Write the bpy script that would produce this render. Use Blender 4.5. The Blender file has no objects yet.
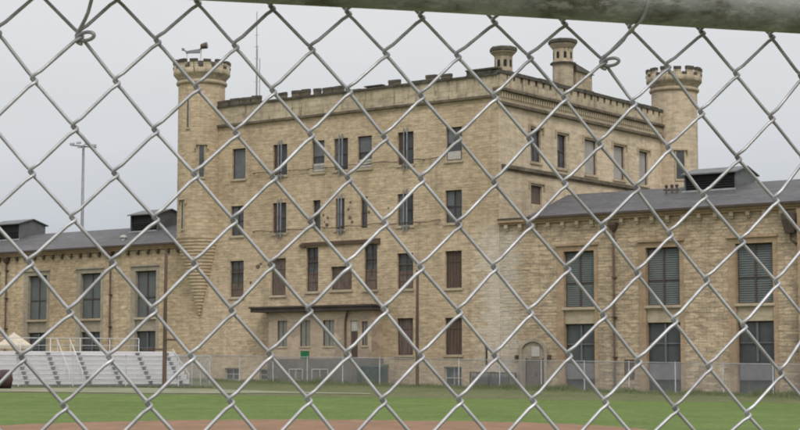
import bpy, math, random
from math import sin, cos, pi, radians as R, sqrt, atan2
from mathutils import Vector
random.seed(7)
S = bpy.context.scene
COL = S.collection

# ------------------------------------------------------------------ helpers
class MB:
    """collects faces (with metre uvs) and links them as one mesh object"""
    def __init__(s): s.v=[]; s.f=[]; s.m=[]; s.u=[]; s.sm=[]
    def poly(s, pts, m=0, uv=None, smooth=False):
        n=len(s.v); s.v+= [tuple(p) for p in pts]
        s.f.append(list(range(n,n+len(pts)))); s.m.append(m); s.u.append(uv); s.sm.append(smooth)
    def hexa(s, p, m=0):           # p: 8 corners, bottom 4 then top 4
        n=len(s.v); s.v+=[tuple(q) for q in p]
        for q in ((0,3,2,1),(4,5,6,7),(0,1,5,4),(1,2,6,5),(2,3,7,6),(3,0,4,7)):
            s.f.append([n+k for k in q]); s.m.append(m); s.u.append(None); s.sm.append(False)
    def box(s, a, b, m=0, T=None):
        x0,y0,z0=a; x1,y1,z1=b
        p=[(x0,y0,z0),(x1,y0,z0),(x1,y1,z0),(x0,y1,z0),(x0,y0,z1),(x1,y0,z1),(x1,y1,z1),(x0,y1,z1)]
        if T: p=[T(*q) for q in p]
        s.hexa(p,m)
    def tube(s, pts, r, n=8, m=0, cap=True, smooth=True):
        pts=[Vector(p) for p in pts]; rr=r if isinstance(r,(list,tuple)) else [r]*len(pts)
        base=len(s.v); up=None; L=0
        for i,p in enumerate(pts):
            d=(pts[min(i+1,len(pts)-1)]-pts[max(i-1,0)])
            if d.length<1e-9: d=Vector((0,0,1))
            d.normalize()
            if up is None:
                up=Vector((0,0,1)) if abs(d.z)<.9 else Vector((1,0,0))
            a=d.cross(up); 
            if a.length<1e-6: a=d.orthogonal()
            a.normalize(); b=a.cross(d).normalized(); up=b
            for k in range(n):
                t=2*pi*k/n; s.v.append(tuple(p+rr[i]*(cos(t)*a+sin(t)*b)))
        for i in range(len(pts)-1):
            for k in range(n):
                a=base+i*n+k; b=base+i*n+(k+1)%n
                s.f.append([a,b,b+n,a+n]); s.m.append(m); s.u.append(None); s.sm.append(smooth)
        if cap:
            for o in (base, base+(len(pts)-1)*n):
                s.f.append([o+k for k in range(n)]); s.m.append(m); s.u.append(None); s.sm.append(False)
    def lathe(s, c, prof, n=32, m=0, cap=True, a0=0., a1=2*pi, smooth=True, ph=0.):
        cx,cy=c; full=abs(a1-a0-2*pi)<1e-6
        base=len(s.v); k1=n if full else n+1
        for r,z in prof:
            for k in range(k1):
                t=a0+(a1-a0)*k/n+ph; s.v.append((cx+r*cos(t),cy+r*sin(t),z))
        for i in range(len(prof)-1):
            r0,z0=prof[i]; r1,z1=prof[i+1]; rm=max(r0,r1,.3); dv=sqrt((r1-r0)**2+(z1-z0)**2)
            for k in range(n):
                a=base+i*k1+k; b=base+i*k1+(k+1)%k1
                u0=rm*(a1-a0)*k/n; u1=rm*(a1-a0)*(k+1)/n
                vz0=z0; vz1=z0+dv*(1 if z1>=z0 else -1)
                s.f.append([a,b,b+k1,a+k1]); s.m.append(m); s.u.append([(u0,vz0),(u1,vz0),(u1,vz1),(u0,vz1)]); s.sm.append(smooth)
        if cap:
            for o,z in ((base,0),(base+(len(prof)-1)*k1,1)):
                s.f.append([o+k for k in range(k1)]); s.m.append(m); s.u.append(None); s.sm.append(False)
    def sphere(s,c,r,n=10,m=0,sc=(1,1,1)):
        prof=[]
        base=len(s.v)
        for i in range(n+1):
            t=-pi/2+pi*i/n
            for k in range(2*n):
                a=pi*k/n; s.v.append((c[0]+sc[0]*r*cos(t)*cos(a),c[1]+sc[1]*r*cos(t)*sin(a),c[2]+sc[2]*r*sin(t)))
        for i in range(n):
            for k in range(2*n):
                a=base+i*2*n+k;b=base+i*2*n+(k+1)%(2*n)
                s.f.append([a,b,b+2*n,a+2*n]); s.m.append(m); s.u.append(None); s.sm.append(True)
    def build(s, name, mats, parent=None):
        me=bpy.data.meshes.new(name); me.from_pydata(s.v,[],s.f)
        if not isinstance(mats,(list,tuple)): mats=[mats]
        for m in mats: me.materials.append(m)
        me.polygons.foreach_set('material_index',s.m); me.polygons.foreach_set('use_smooth',s.sm)
        uvl=me.uv_layers.new(name='UVMap').data
        for p,uv in zip(me.polygons,s.u):
            if uv is None:
                nrm=p.normal
                if abs(nrm.z)>.75: uv=[(s.v[i][0],s.v[i][1]) for i in p.vertices]
                else:
                    t=Vector((-nrm.y,nrm.x,0)); 
                    if abs(t.x)>=abs(t.y):
                        t= t if t.x>0 else -t
                    else: t= t if t.y>0 else -t
                    t.normalize()
                    uv=[(s.v[i][0]*t.x+s.v[i][1]*t.y, s.v[i][2]) for i in p.vertices]
            for li,q in zip(p.loop_indices,uv): uvl[li].uv=q
        me.update()
        o=bpy.data.objects.new(name,me); COL.objects.link(o)
        if parent: o.parent=parent
        return o

def empty(name, loc=(0,0,0), rz=0):
    o=bpy.data.objects.new(name,None); COL.objects.link(o); o.location=loc; o.rotation_euler=(0,0,rz); o.empty_display_size=.3
    return o
def tag(o,label=None,cat=None,group=None,kind=None):
    if label: o['label']=label
    if cat: o['category']=cat
    if group: o['group']=group
    if kind: o['kind']=kind
    return o
def sstep(a,b,x):
    t=min(1,max(0,(x-a)/(b-a))); return t*t*(3-2*t)

# building frame: origin at the near corner of the main block, x along its front, y into it
BO=Vector((6.57,114.0,0)); BA=-R(36.70); CX,SX=cos(BA),sin(BA)
def W(x,y,z=0): return Vector((BO.x+x*CX-y*SX, BO.y+x*SX+y*CX, z))
def toL(X,Y): 
    dx,dy=X-BO.x,Y-BO.y
    return dx*CX+dy*SX, -dx*SX+dy*CX
def gz(X,Y):
    xl,_=toL(X,Y); xl=max(-75,min(50,xl))
    return sstep(52,85,Y)*(0.08-0.0146*xl)
def WG(x,y,dz=0):
    p=W(x,y); p.z=gz(p.x,p.y)+dz; return p

# ------------------------------------------------------------------ materials
def nt(name):
    m=bpy.data.materials.new(name); m.use_nodes=True; t=m.node_tree; t.nodes.clear()
    o=t.nodes.new('ShaderNodeOutputMaterial'); b=t.nodes.new('ShaderNodeBsdfPrincipled'); t.links.new(b.outputs[0],o.inputs[0])
    return m,t,b
def N(t,typ,**k):
    n=t.nodes.new(typ)
    for a,v in k.items():
        if a.startswith('i_'): n.inputs[a[2:].replace('_',' ')].default_value=v
        else: setattr(n,a,v)
    return n
def ramp(t,src,stops):
    r=t.nodes.new('ShaderNodeValToRGB'); e=r.color_ramp.elements
    while len(e)<len(stops): e.new(.5)
    for q,(p,c) in zip(e,stops): q.position=p; q.color=(*c,1) if isinstance(c,(list,tuple)) else (c,c,c,1)
    t.links.new(src,r.inputs[0]); return r.outputs[0]
def mixc(t,f,a,b,mode='MIX'):
    n=t.nodes.new('ShaderNodeMix'); n.data_type='RGBA'; n.blend_type=mode
    for s,v in ((n.inputs[0],f),(n.inputs[6],a),(n.inputs[7],b)):
        if isinstance(v,(int,float)): s.default_value=v
        elif isinstance(v,(tuple,list)): s.default_value=(*v,1)
        else: t.links.new(v,s)
    return n.outputs[2]
def math_(t,op,a,b=None):
    n=t.nodes.new('ShaderNodeMath'); n.operation=op
    for s,v in zip(n.inputs,(a,b)):
        if v is None: continue
        if isinstance(v,(int,float)): s.default_value=v
        else: t.links.new(v,s)
    return n.outputs[0]
def noise(t,vec,scale,detail=4,rough=.6,out=0):
    n=N(t,'ShaderNodeTexNoise'); n.inputs['Scale'].default_value=scale; n.inputs['Detail'].default_value=detail; n.inputs['Roughness'].default_value=rough
    if vec is not None: t.links.new(vec,n.inputs['Vector'])
    return n.outputs[out]
def vmul(t,vec,s):
    n=N(t,'ShaderNodeVectorMath',operation='MULTIPLY'); t.links.new(vec,n.inputs[0]); n.inputs[1].default_value=s; return n.outputs[0]

def stone(name, c1, c2, mortar, w=.5, h=.2, stain=(.175,.14,.10), stain_amt=.45, pale=None, zone=None, dark_streak=.0, bump=.5, vary=.22):
    m,t,b=nt(name)
    uv=N(t,'ShaderNodeUVMap').outputs[0]
    tc=N(t,'ShaderNodeTexCoord'); ob=tc.outputs['Object']
    wob=noise(t,vmul(t,uv,(1,1,1)),1.3,3,.5,1)
    ad=N(t,'ShaderNodeVectorMath',operation='MULTIPLY_ADD'); t.links.new(wob,ad.inputs[0]); ad.inputs[1].default_value=(.30,.13,0); t.links.new(uv,ad.inputs[2])
    def brick(w,h,off,frq,sq):
        k=N(t,'ShaderNodeTexBrick',offset=off,offset_frequency=2,squash=sq,squash_frequency=frq)
        t.links.new(ad.outputs[0],k.inputs['Vector'])
        k.inputs['Scale'].default_value=1; k.inputs['Brick Width'].default_value=w; k.inputs['Row Height'].default_value=h
        k.inputs['Mortar Size'].default_value=.014; k.inputs['Mortar Smooth'].default_value=.4; k.inputs['Bias'].default_value=0.0
        k.inputs['Color1'].default_value=(*c1,1); k.inputs['Color2'].default_value=(*c2,1); k.inputs['Mortar'].default_value=(*mortar,1)
        return k
    A=brick(w,h,.5,3,1.5); B=brick(w*1.45,h*1.5,.37,2,.7)
    sel=ramp(t,noise(t,uv,.35,2,.5),[(.49,0.),(.53,1.)])
    col=mixc(t,sel,A.outputs[0],B.outputs[0])
    fac=mixc(t,sel,A.outputs[1],B.outputs[1])
    vo=N(t,'ShaderNodeTexVoronoi'); vo.inputs['Scale'].default_value=1.0; vo.inputs['Randomness'].default_value=.9
    t.links.new(vmul(t,ad.outputs[0],(1.1/w,1.05/h,1)),vo.inputs['Vector'])
    vb=N(t,'ShaderNodeRGBToBW'); t.links.new(vo.outputs['Color'],vb.inputs[0])
    col=mixc(t,1.0,col,ramp(t,vb.outputs[0],[(.15,(1-vary,1-vary,1-vary*.9)),(.5,(1,.995,.98)),(.85,(1+vary,1+vary*.98,1+vary*.9))]),'MULTIPLY')
    # individual stones: hue spots
    cell=noise(t,vmul(t,uv,(1.6,4.2,1)),1.0,3,.75)
    col=mixc(t,1.0,col,ramp(t,cell,[(.25,(.78,.75,.70)),(.5,(1,1,1)),(.75,(1.18,1.17,1.14))]),'MULTIPLY')
    big=noise(t,ob,.11,5,.62)
    col=mixc(t,1.0,col,ramp(t,big,[(.3,(.80,.77,.73)),(.5,(1.0,.99,.98)),(.7,(1.13,1.13,1.13))]),'MULTIPLY')
    # weather streaks, long in z
    st=noise(t,vmul(t,ob,(1.1,1.1,.12)),1.0,5,.7)
    stm=ramp(t,st,[(.52,0.),(.72,1.)])
    stm=mixc(t,stain_amt,(0,0,0),stm)
    col=mixc(t,stm,col,stain)
    if dark_streak:
        s2=ramp(t,noise(t,vmul(t,ob,(2.6,2.6,.35)),1.0,4,.75),[(.56,0.),(.66,1.)])
        col=mixc(t,mixc(t,dark_streak,(0,0,0),s2),col,(.055,.045,.038))
    if zone:      # cleaned pale quoins round the near corner
        sx=N(t,'ShaderNodeSeparateXYZ'); t.links.new(ob,sx.inputs[0])
        x0,x1,z0,z1,soft=zone
        nz=noise(t,vmul(t,ob,(.6,.6,1.6)),1.0,4,.7)
        bn=math_(t,'SUBTRACT',vb.outputs[0],.5)
        xx=math_(t,'ADD',sx.outputs[0],math_(t,'ADD',math_(t,'MULTIPLY',math_(t,'SUBTRACT',nz,.5),4.2),math_(t,'MULTIPLY',bn,1.6)))
        def sm(v,a,b_):
            mr=N(t,'ShaderNodeMapRange',interpolation_type='SMOOTHSTEP'); t.links.new(v,mr.inputs[0])
            mr.inputs[1].default_value=a; mr.inputs[2].default_value=b_; mr.inputs[3].default_value=0; mr.inputs[4].default_value=1; return mr.outputs[0]
        f=math_(t,'MULTIPLY',sm(xx,x0-soft,x0+soft), sm(xx,x1+soft,x1-soft))
        f=math_(t,'MULTIPLY',f, sm(sx.outputs[2],z1+.8,z1-.8))
        f=math_(t,'MULTIPLY',f,.9)
        col=mixc(t,f,col,mixc(t,.5,mixc(t,1.0,col,(1.25,1.32,1.5),'MULTIPLY'),pale))
    t.links.new(col,b.inputs['Base Color'])
    b.inputs['Roughness'].default_value=.92; b.inputs['Specular IOR Level'].default_value=.2
    bp=N(t,'ShaderNodeBump'); bp.inputs['Strength'].default_value=bump; bp.inputs['Distance'].default_value=.08
    inv=math_(t,'SUBTRACT',1.0,fac)
    hh=math_(t,'ADD',inv,math_(t,'MULTIPLY',cell,.9))
    t.links.new(hh,bp.inputs['Height']); t.links.new(bp.outputs[0],b.inputs['Normal'])
    return m
def plain(name,c,rough=.7,metal=0.,var=.25,scale=3.,c2=None,spec=.3,bump=0.,stretch=(1,1,1),detail=5):
    m,t,b=nt(name); ob=N(t,'ShaderNodeTexCoord').outputs['Object']
    n=noise(t,vmul(t,ob,stretch),scale,detail,.65)
    d=tuple(max(0,x*(1-var)) for x in c) if c2 is None else c2
    l=tuple(x*(1+var*.6) for x in c) if c2 is None else c
    t.links.new(ramp(t,n,[(.3,d),(.7,l)]),b.inputs['Base Color'])
    b.inputs['Roughness'].default_value=rough; b.inputs['Metallic'].default_value=metal; b.inputs['Specular IOR Level'].default_value=spec
    if bump:
        bp=N(t,'ShaderNodeBump'); bp.inputs['Strength'].default_value=bump; bp.inputs['Distance'].default_value=.02
        t.links.new(n,bp.inputs['Height']); t.links.new(bp.outputs[0],b.inputs['Normal'])
    return m

PALE=(.52,.49,.42)
M={}
M['front']=stone('coursed_limestone',(.550,.443,.312),(.490,.392,.274),(.425,.342,.24),w=.50,h=.185,zone=(-1.5,1.3,0,10.6,.7),pale=PALE,stain_amt=.38,bump=.6,vary=.13)
M['side']=stone('ashlar_limestone',(.605,.507,.385),(.55,.46,.345),(.465,.39,.295),w=.8,h=.30,stain_amt=.42,dark_streak=.12,bump=.35,vary=.11)
M['wing']=stone('rubble_limestone',(.49,.393,.282),(.42,.335,.237),(.345,.28,.20),w=.56,h=.20,zone=(-1.5,1.3,0,10.6,.7),pale=PALE,stain_amt=.42,bump=.85,vary=.22)
M['wing_left']=stone('ochre_rubble_limestone',(.525,.42,.29),(.46,.367,.25),(.39,.313,.215),w=.52,h=.19,stain_amt=.35,bump=.6,vary=.16)
M['par']=stone('weathered_limestone',(.50,.43,.325),(.44,.38,.28),(.31,.265,.20),w=.9,h=.42,stain_amt=.5,dark_streak=.65,bump=.4,vary=.12)
M['dress']=stone('dressed_limestone',(.47,.405,.30),(.43,.365,.27),(.36,.30,.22),w=1.4,h=.9,stain_amt=.35,bump=.15,vary=.06)
M['warm']=stone('warm_dressed_limestone',(.40,.295,.20),(.36,.265,.18),(.30,.225,.155),w=.8,h=.5,stain_amt=.35,bump=.2,vary=.1)
M['conc']=stone('pale_jamb_stone',(.37,.33,.265),(.335,.30,.24),(.28,.25,.195),w=1.0,h=.6,stain_amt=.4,bump=.15,vary=.06)
M['cap']=plain('blackened_cap_stone',(.125,.112,.092),.95,c2=(.045,.042,.036),scale=2.5,bump=.5)
M['ledge']=plain('weathered_ledge_stone',(.20,.165,.12),.95,c2=(.075,.06,.045),scale=1.6,bump=.4)
M['porch']=stone('porch_plaster',(.46,.375,.29),(.43,.35,.27),(.40,.33,.25),w=2.,h=1.,stain_amt=.3,bump=.1)
M['plinth']=plain('shade_toned_plinth',(.215,.185,.165),.9,c2=(.13,.115,.10),scale=1.3)  # shadow on the porch base put into its colour; tarp shares the tone
def roof_mat():
    m,t,b=nt('weathered_slate_roof'); ob=N(t,'ShaderNodeTexCoord').outputs['Object']
    k=N(t,'ShaderNodeTexBrick'); k.offset=.5; t.links.new(ob,k.inputs['Vector']); k.inputs['Scale'].default_value=1
    k.inputs['Brick Width'].default_value=.45; k.inputs['Row Height'].default_value=.28; k.inputs['Mortar Size'].default_value=.012
    k.inputs['Color1'].default_value=(.108,.107,.114,1); k.inputs['Color2'].default_value=(.082,.081,.088,1); k.inputs['Mortar'].default_value=(.06,.06,.064,1)
    c=mixc(t,1.0,k.outputs[0],ramp(t,noise(t,vmul(t,ob,(.35,1.6,1)),1.,5,.7),[(.3,(.75,.76,.77)),(.7,(1.25,1.22,1.2))]),'MULTIPLY')
    c=mixc(t,1.0,c,ramp(t,noise(t,ob,.12,3,.6),[(.3,(.88,.9,.9)),(.7,(1.15,1.12,1.1))]),'MULTIPLY')
    t.links.new(c,b.inputs['Base Color']); b.inputs['Roughness'].default_value=.7; b.inputs['Specular IOR Level'].default_value=.3
    return m
M['roof']=roof_mat()
M['roofdark']=plain('dark_felt',(.075,.072,.075),.8)
M['monitor']=plain('grey_vent_metal',(.15,.155,.16),.6,c2=(.09,.092,.095),scale=1.5)
M['black']=plain('unlit_opening',(.020,.019,.018),.6,var=.5)
M['louver']=plain('black_louver',(.035,.035,.036),.5)
M['trim']=plain('pale_metal_trim',(.38,.39,.40),.5)
M['brown']=plain('weathered_brown_board',(.135,.094,.072),.8,c2=(.062,.046,.038),scale=2.0,stretch=(6,6,.5))
M['frame']=plain('dark_window_frame',(.105,.075,.062),.7,c2=(.06,.045,.04),scale=4)
M['glass']=plain('dirty_glass',(.10,.105,.11),.3,c2=(.035,.036,.04),scale=1.1,spec=.5)
M['greyboard']=plain('grey_board',(.17,.175,.19),.6,c2=(.11,.112,.125),scale=1.2)
M['white']=plain('chalky_white_board',(.55,.53,.50),.7,c2=(.36,.34,.31),scale=3)
M['bluegrey']=plain('blue_grey_slat',(.150,.165,.160),.55,c2=(.11,.125,.12),scale=1.2)
M['lightboard']=plain('pale_grey_board',(.40,.375,.35),.7,c2=(.30,.285,.27),scale=1.2)
M['dullbrown']=plain('faded_brown_shutter',(.185,.14,.115),.8,c2=(.095,.072,.062),scale=1.3,stretch=(3,3,1))
M['dkgreen']=plain('dim_green_glass',(.085,.095,.094),.3,c2=(.045,.052,.052),scale=.9,spec=.5)
M['panel']=plain('grey_lower_panel',(.20,.20,.21),.7,c2=(.15,.15,.16),scale=.8)
M['blind']=plain('grey_green_blind',(.25,.245,.215),.6,c2=(.19,.19,.165),scale=2)
M['bars']=plain('pale_grey_pipe',(.21,.22,.235),.55,metal=.1,c2=(.11,.115,.125),scale=2)
M['rust']=plain('brown_drainpipe',(.115,.075,.055),.7,c2=(.06,.04,.032),scale=2)
M['beam']=plain('brown_timber_beam',(.13,.088,.062),.85,c2=(.07,.048,.036),scale=2,stretch=(.6,3,3))
M['canopy']=plain('dark_canopy_felt',(.085,.065,.058),.8,c2=(.05,.04,.036),scale=1.5)
M['green']=plain('green_sign_paint',(.02,.16,.065),.5)
M['greenbox']=plain('dark_green_paint',(.050,.085,.068),.55,c2=(.03,.055,.045),scale=2)
M['door']=plain('grey_brown_door',(.17,.135,.115),.7,c2=(.11,.085,.07),scale=1.5,stretch=(3,3,.4))
M['pole']=plain('creosoted_pole',(.12,.082,.060),.85,c2=(.065,.045,.035),scale=3,stretch=(5,5,.3))
M['alu']=plain('aluminium_plank',(.74,.73,.73),.5,c2=(.64,.63,.64),scale=1.2,spec=.4)
M['alud']=plain('bleacher_riser',(.66,.645,.65),.6,c2=(.56,.545,.55),scale=.9)
M['darkstep']=plain('dark_step_edge',(.13,.13,.135),.7)
M['rail']=plain('painted_guard_rail',(.62,.62,.62),.5)
M['tarp']=plain('maroon_tarp',(.085,.045,.045),.6,c2=(.04,.022,.025),scale=3,bump=.3)
M['tan']=plain('tan_canvas',(.52,.45,.36),.8)
M['fgalv']=plain('far_galvanised_wire',(.42,.43,.44),.5,metal=.4)
M['ant']=plain('grey_mast',(.23,.24,.25),.5,metal=.3)

# near galvanised wire
def galv():
    m,t,b=nt('galvanised_wire'); ob=N(t,'ShaderNodeTexCoord').outputs['Object']
    n=noise(t,ob,70,3,.6); n2=noise(t,ob,14,3,.6)
    c=ramp(t,n,[(.3,(.39,.385,.41)),(.7,(.59,.585,.61))])
    c=mixc(t,1.0,c,ramp(t,n2,[(.3,(.66,.65,.62)),(.7,(1.10,1.10,1.10))]),'MULTIPLY')
    t.links.new(c,b.inputs['Base Color']); b.inputs['Metallic'].default_value=.6
    t.links.new(ramp(t,n,[(.2,.55),(.8,.36)]),b.inputs['Roughness'])
    bp=N(t,'ShaderNodeBump'); bp.inputs['Strength'].default_value=.06; bp.inputs['Distance'].default_value=.0003
    t.links.new(n,bp.inputs['Height']); t.links.new(bp.outputs[0],b.inputs['Normal']); return m
M['wire']=galv()
def pipe_mat():
    m,t,b=nt('weathered_galvanised_pipe'); ob=N(t,'ShaderNodeTexCoord').outputs['Object']
    n=noise(t,ob,45,6,.7); n2=noise(t,vmul(t,ob,(1,1,2.2)),7,6,.7); n3=noise(t,vmul(t,ob,(1,1,3)),30,5,.75)
    c=ramp(t,n,[(.3,(.25,.252,.235)),(.7,(.36,.362,.345))])
    c=mixc(t,ramp(t,n2,[(.50,0.),(.60,.95)]),c,(.115,.10,.068))
    c=mixc(t,ramp(t,n2,[(.34,.8),(.42,0.)]),c,(.48,.48,.46))
    c=mixc(t,ramp(t,n3,[(.53,0.),(.62,.75)]),c,(.50,.50,.48))
    c=mixc(t,ramp(t,n3,[(.36,.75),(.44,0.)]),c,(.085,.078,.055))
    t.links.new(c,b.inputs['Base Color']); b.inputs['Metallic'].default_value=.15
    b.inputs['Roughness'].default_value=.5
    bp=N(t,'ShaderNodeBump'); bp.inputs['Strength'].default_value=.35; bp.inputs['Distance'].default_value=.001
    t.links.new(n,bp.inputs['Height']); t.links.new(bp.outputs[0],b.inputs['Normal']); return m
M['pipe']=pipe_mat()

def grass(name,a,b_,c,stripe=0.,clump=0.):
    m,t,b=nt(name); ob=N(t,'ShaderNodeTexCoord').outputs['Object']
    n1=noise(t,ob,.10,5,.6); n2=noise(t,ob,1.6,6,.75); n3=noise(t,vmul(t,ob,(1,.30,1)),5,6,.8); n4=noise(t,vmul(t,ob,(.5,.12,1)),1.0,4,.7)
    col=ramp(t,n1,[(.32,a),(.68,b_)])
    col=mixc(t,ramp(t,n2,[(.45,0.),(.75,.75)]),col,c)
    col=mixc(t,1.0,col,ramp(t,n3,[(.28,(.66,.69,.64)),(.72,(1.30,1.26,1.25))]),'MULTIPLY')
    col=mixc(t,1.0,col,ramp(t,n4,[(.35,(.90,.91,.88)),(.65,(1.10,1.07,1.10))]),'MULTIPLY')
    if stripe:
        sx=N(t,'ShaderNodeSeparateXYZ'); t.links.new(ob,sx.inputs[0])
        w=math_(t,'SINE',math_(t,'MULTIPLY',math_(t,'ADD',sx.outputs[1],math_(t,'MULTIPLY',n1,2)),1.15))
        col=mixc(t,1.0,col,ramp(t,w,[(0.0,(1-stripe,)*3),(1.0,(1+stripe,)*3)]),'MULTIPLY')
    t.links.new(col,b.inputs['Base Color']); b.inputs['Roughness'].default_value=.95; b.inputs['Specular IOR Level'].default_value=.1
    bp=N(t,'ShaderNodeBump'); bp.inputs['Strength'].default_value=.6; bp.inputs['Distance'].default_value=.05
    t.links.new(n3,bp.inputs['Height']); t.links.new(bp.outputs[0],b.inputs['Normal'])
    return m
M['lawn']=grass('mown_lawn',(.094,.148,.043),(.118,.168,.052),(.155,.180,.068),stripe=.04)
M['rough']=grass('rough_grass',(.105,.125,.060),(.130,.140,.075),(.17,.155,.10))
M['blade']=plain('grass_blade',(.19,.21,.11),.8,c2=(.12,.15,.07),scale=.8)
M['dirt']=plain('red_clay',(.25,.148,.09),.95,c2=(.17,.10,.062),scale=1.1,bump=.5,stretch=(1,.35,1),detail=10)
M['path']=plain('dusty_gravel',(.26,.245,.175),.95,c2=(.135,.15,.08),scale=.45,bump=.3,detail=8)

# ------------------------------------------------------------------ ground
def axis(lo,hi,dlo,dhi,step,grow=1.35):
    a=[dlo]; s=step
    while a[0]>lo: s*=grow; a.insert(0,max(lo,a[0]-s))
    x=dlo
    while x<dhi-1e-6: x+=step; a.append(x)
    s=step
    while a[-1]<hi: s*=grow; a.append(min(hi,a[-1]+s))
    return a
def sheet(name,xs,ys,dz,mat,inside=None,label=None):
    mb=MB(); nx=len(xs)
    for y in ys:
        for x in xs: mb.v.append((x,y,gz(x,y)+dz))
    for j in range(len(ys)-1):
        for i in range(nx-1):
            if inside and not inside((xs[i]+xs[i+1])/2,(ys[j]+ys[j+1])/2): continue
            k=j*nx+i; mb.f.append([k,k+1,k+1+nx,k+nx]); mb.m.append(0); mb.u.append(None); mb.sm.append(True)
    o=mb.build(name,mat); tag(o,kind='structure'); return o
sheet('ground',axis(-3000,3000,-90,90,2.),axis(-3000,3000,-20,200,2.),0,M['rough'])
def strip(name,xs,ylo,yhi,ny,dz,mat):
    mb=MB()
    for j in range(ny+1):
        for x in xs:
            y=ylo(x)+(yhi(x)-ylo(x))*j/ny; mb.v.append((x,y,gz(x,y)+dz))
    n=len(xs)
    for j in range(ny):
        for i in range(n-1):
            k=j*n+i; mb.f.append([k,k+1,k+1+n,k+n]); mb.m.append(0); mb.u.append(None); mb.sm.append(True)
    return tag(mb.build(name,mat),kind='structure')
xs=[-60+.8*i for i in range(151)]
wig=lambda x,a,f: a*(sin(x*f)+.6*sin(x*f*2.3+1)+.4*sin(x*f*5.1+2))
strip('lawn',xs,lambda x:4,lambda x:86.5+wig(x,.35,.5)-.05*x,45,.012,M['lawn'])
strip('path',[-60+.8*i for i in range(74)],lambda x:88.3+wig(x,.3,.7)-.05*x+4.5*sstep(-16,-2,x),lambda x:100.5-(x+3)*.02+wig(x,.3,1.1)-5.4*sstep(-14,-2,x),12,.022,M['path'])
# infield clay: outline closed behind the camera side
pts=[(-16,12),(-14.5,26),(-12.6,38),(-10.2,44.4),(-8.9,46.3),(-7.3,47.6),(-5.5,48.7),(-3.7,49.1),(-1.8,49.0),(0,48.3),(1.9,47.4),(3.6,46.3),(4.8,44.7),(5.66,42.6),(6.3,39),(6.8,30),(7.5,12)]
mb=MB(); dense=[]
for a,b in zip(pts,pts[1:]):
    for k in range(8):
        f=k/8; dense.append((a[0]+(b[0]-a[0])*f+random.uniform(-.1,.1),a[1]+(b[1]-a[1])*f+random.uniform(-.3,.3)))
dense.append(pts[-1])
mb.poly([(x,y,.024+gz(x,y)) for x,y in dense]); tag(mb.build('infield_dirt',M['dirt']),kind='structure')

# ------------------------------------------------------------------ wall maker
def wall(mb,T,u0,u1,z0,z1,holes,depth=.4,m=0,mr=None):
    us=sorted({u0,u1,*[h[0] for h in holes],*[h[1] for h in holes]}); zs=sorted({z0,z1,*[h[2] for h in holes],*[h[3] for h in holes]})
    us=[u for u in us if u0<=u<=u1]; zs=[z for z in zs if z0<=z<=z1]
    for a,b in zip(us,us[1:]):
        run=None
        for c,d in zip(zs,zs[1:]):
            cu,cz=(a+b)/2,(c+d)/2
            if any(h[0]<cu<h[1] and h[2]<cz<h[3] for h in holes): continue
            mb.poly([T(a,0,c),T(b,0,c),T(b,0,d),T(a,0,d)],m)
    mr=m if mr is None else mr
    for a,b,c,d in holes:
        D=depth
        for p,q in (((a,c),(a,d)),((b,c),(b,d)),((a,c),(b,c)),((a,d),(b,d))):
            mb.poly([T(p[0],0,p[1]),T(q[0],0,q[1]),T(q[0],-D,q[1]),T(p[0],-D,p[1])],mr)
TF=lambda u,o,z:(u,-o,z)        # front faces: o = outwards
def TFs(off): return lambda u,o,z:(u,off-o,z)
TS=lambda u,o,z:(o,u,z)         # right-hand side face

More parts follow.
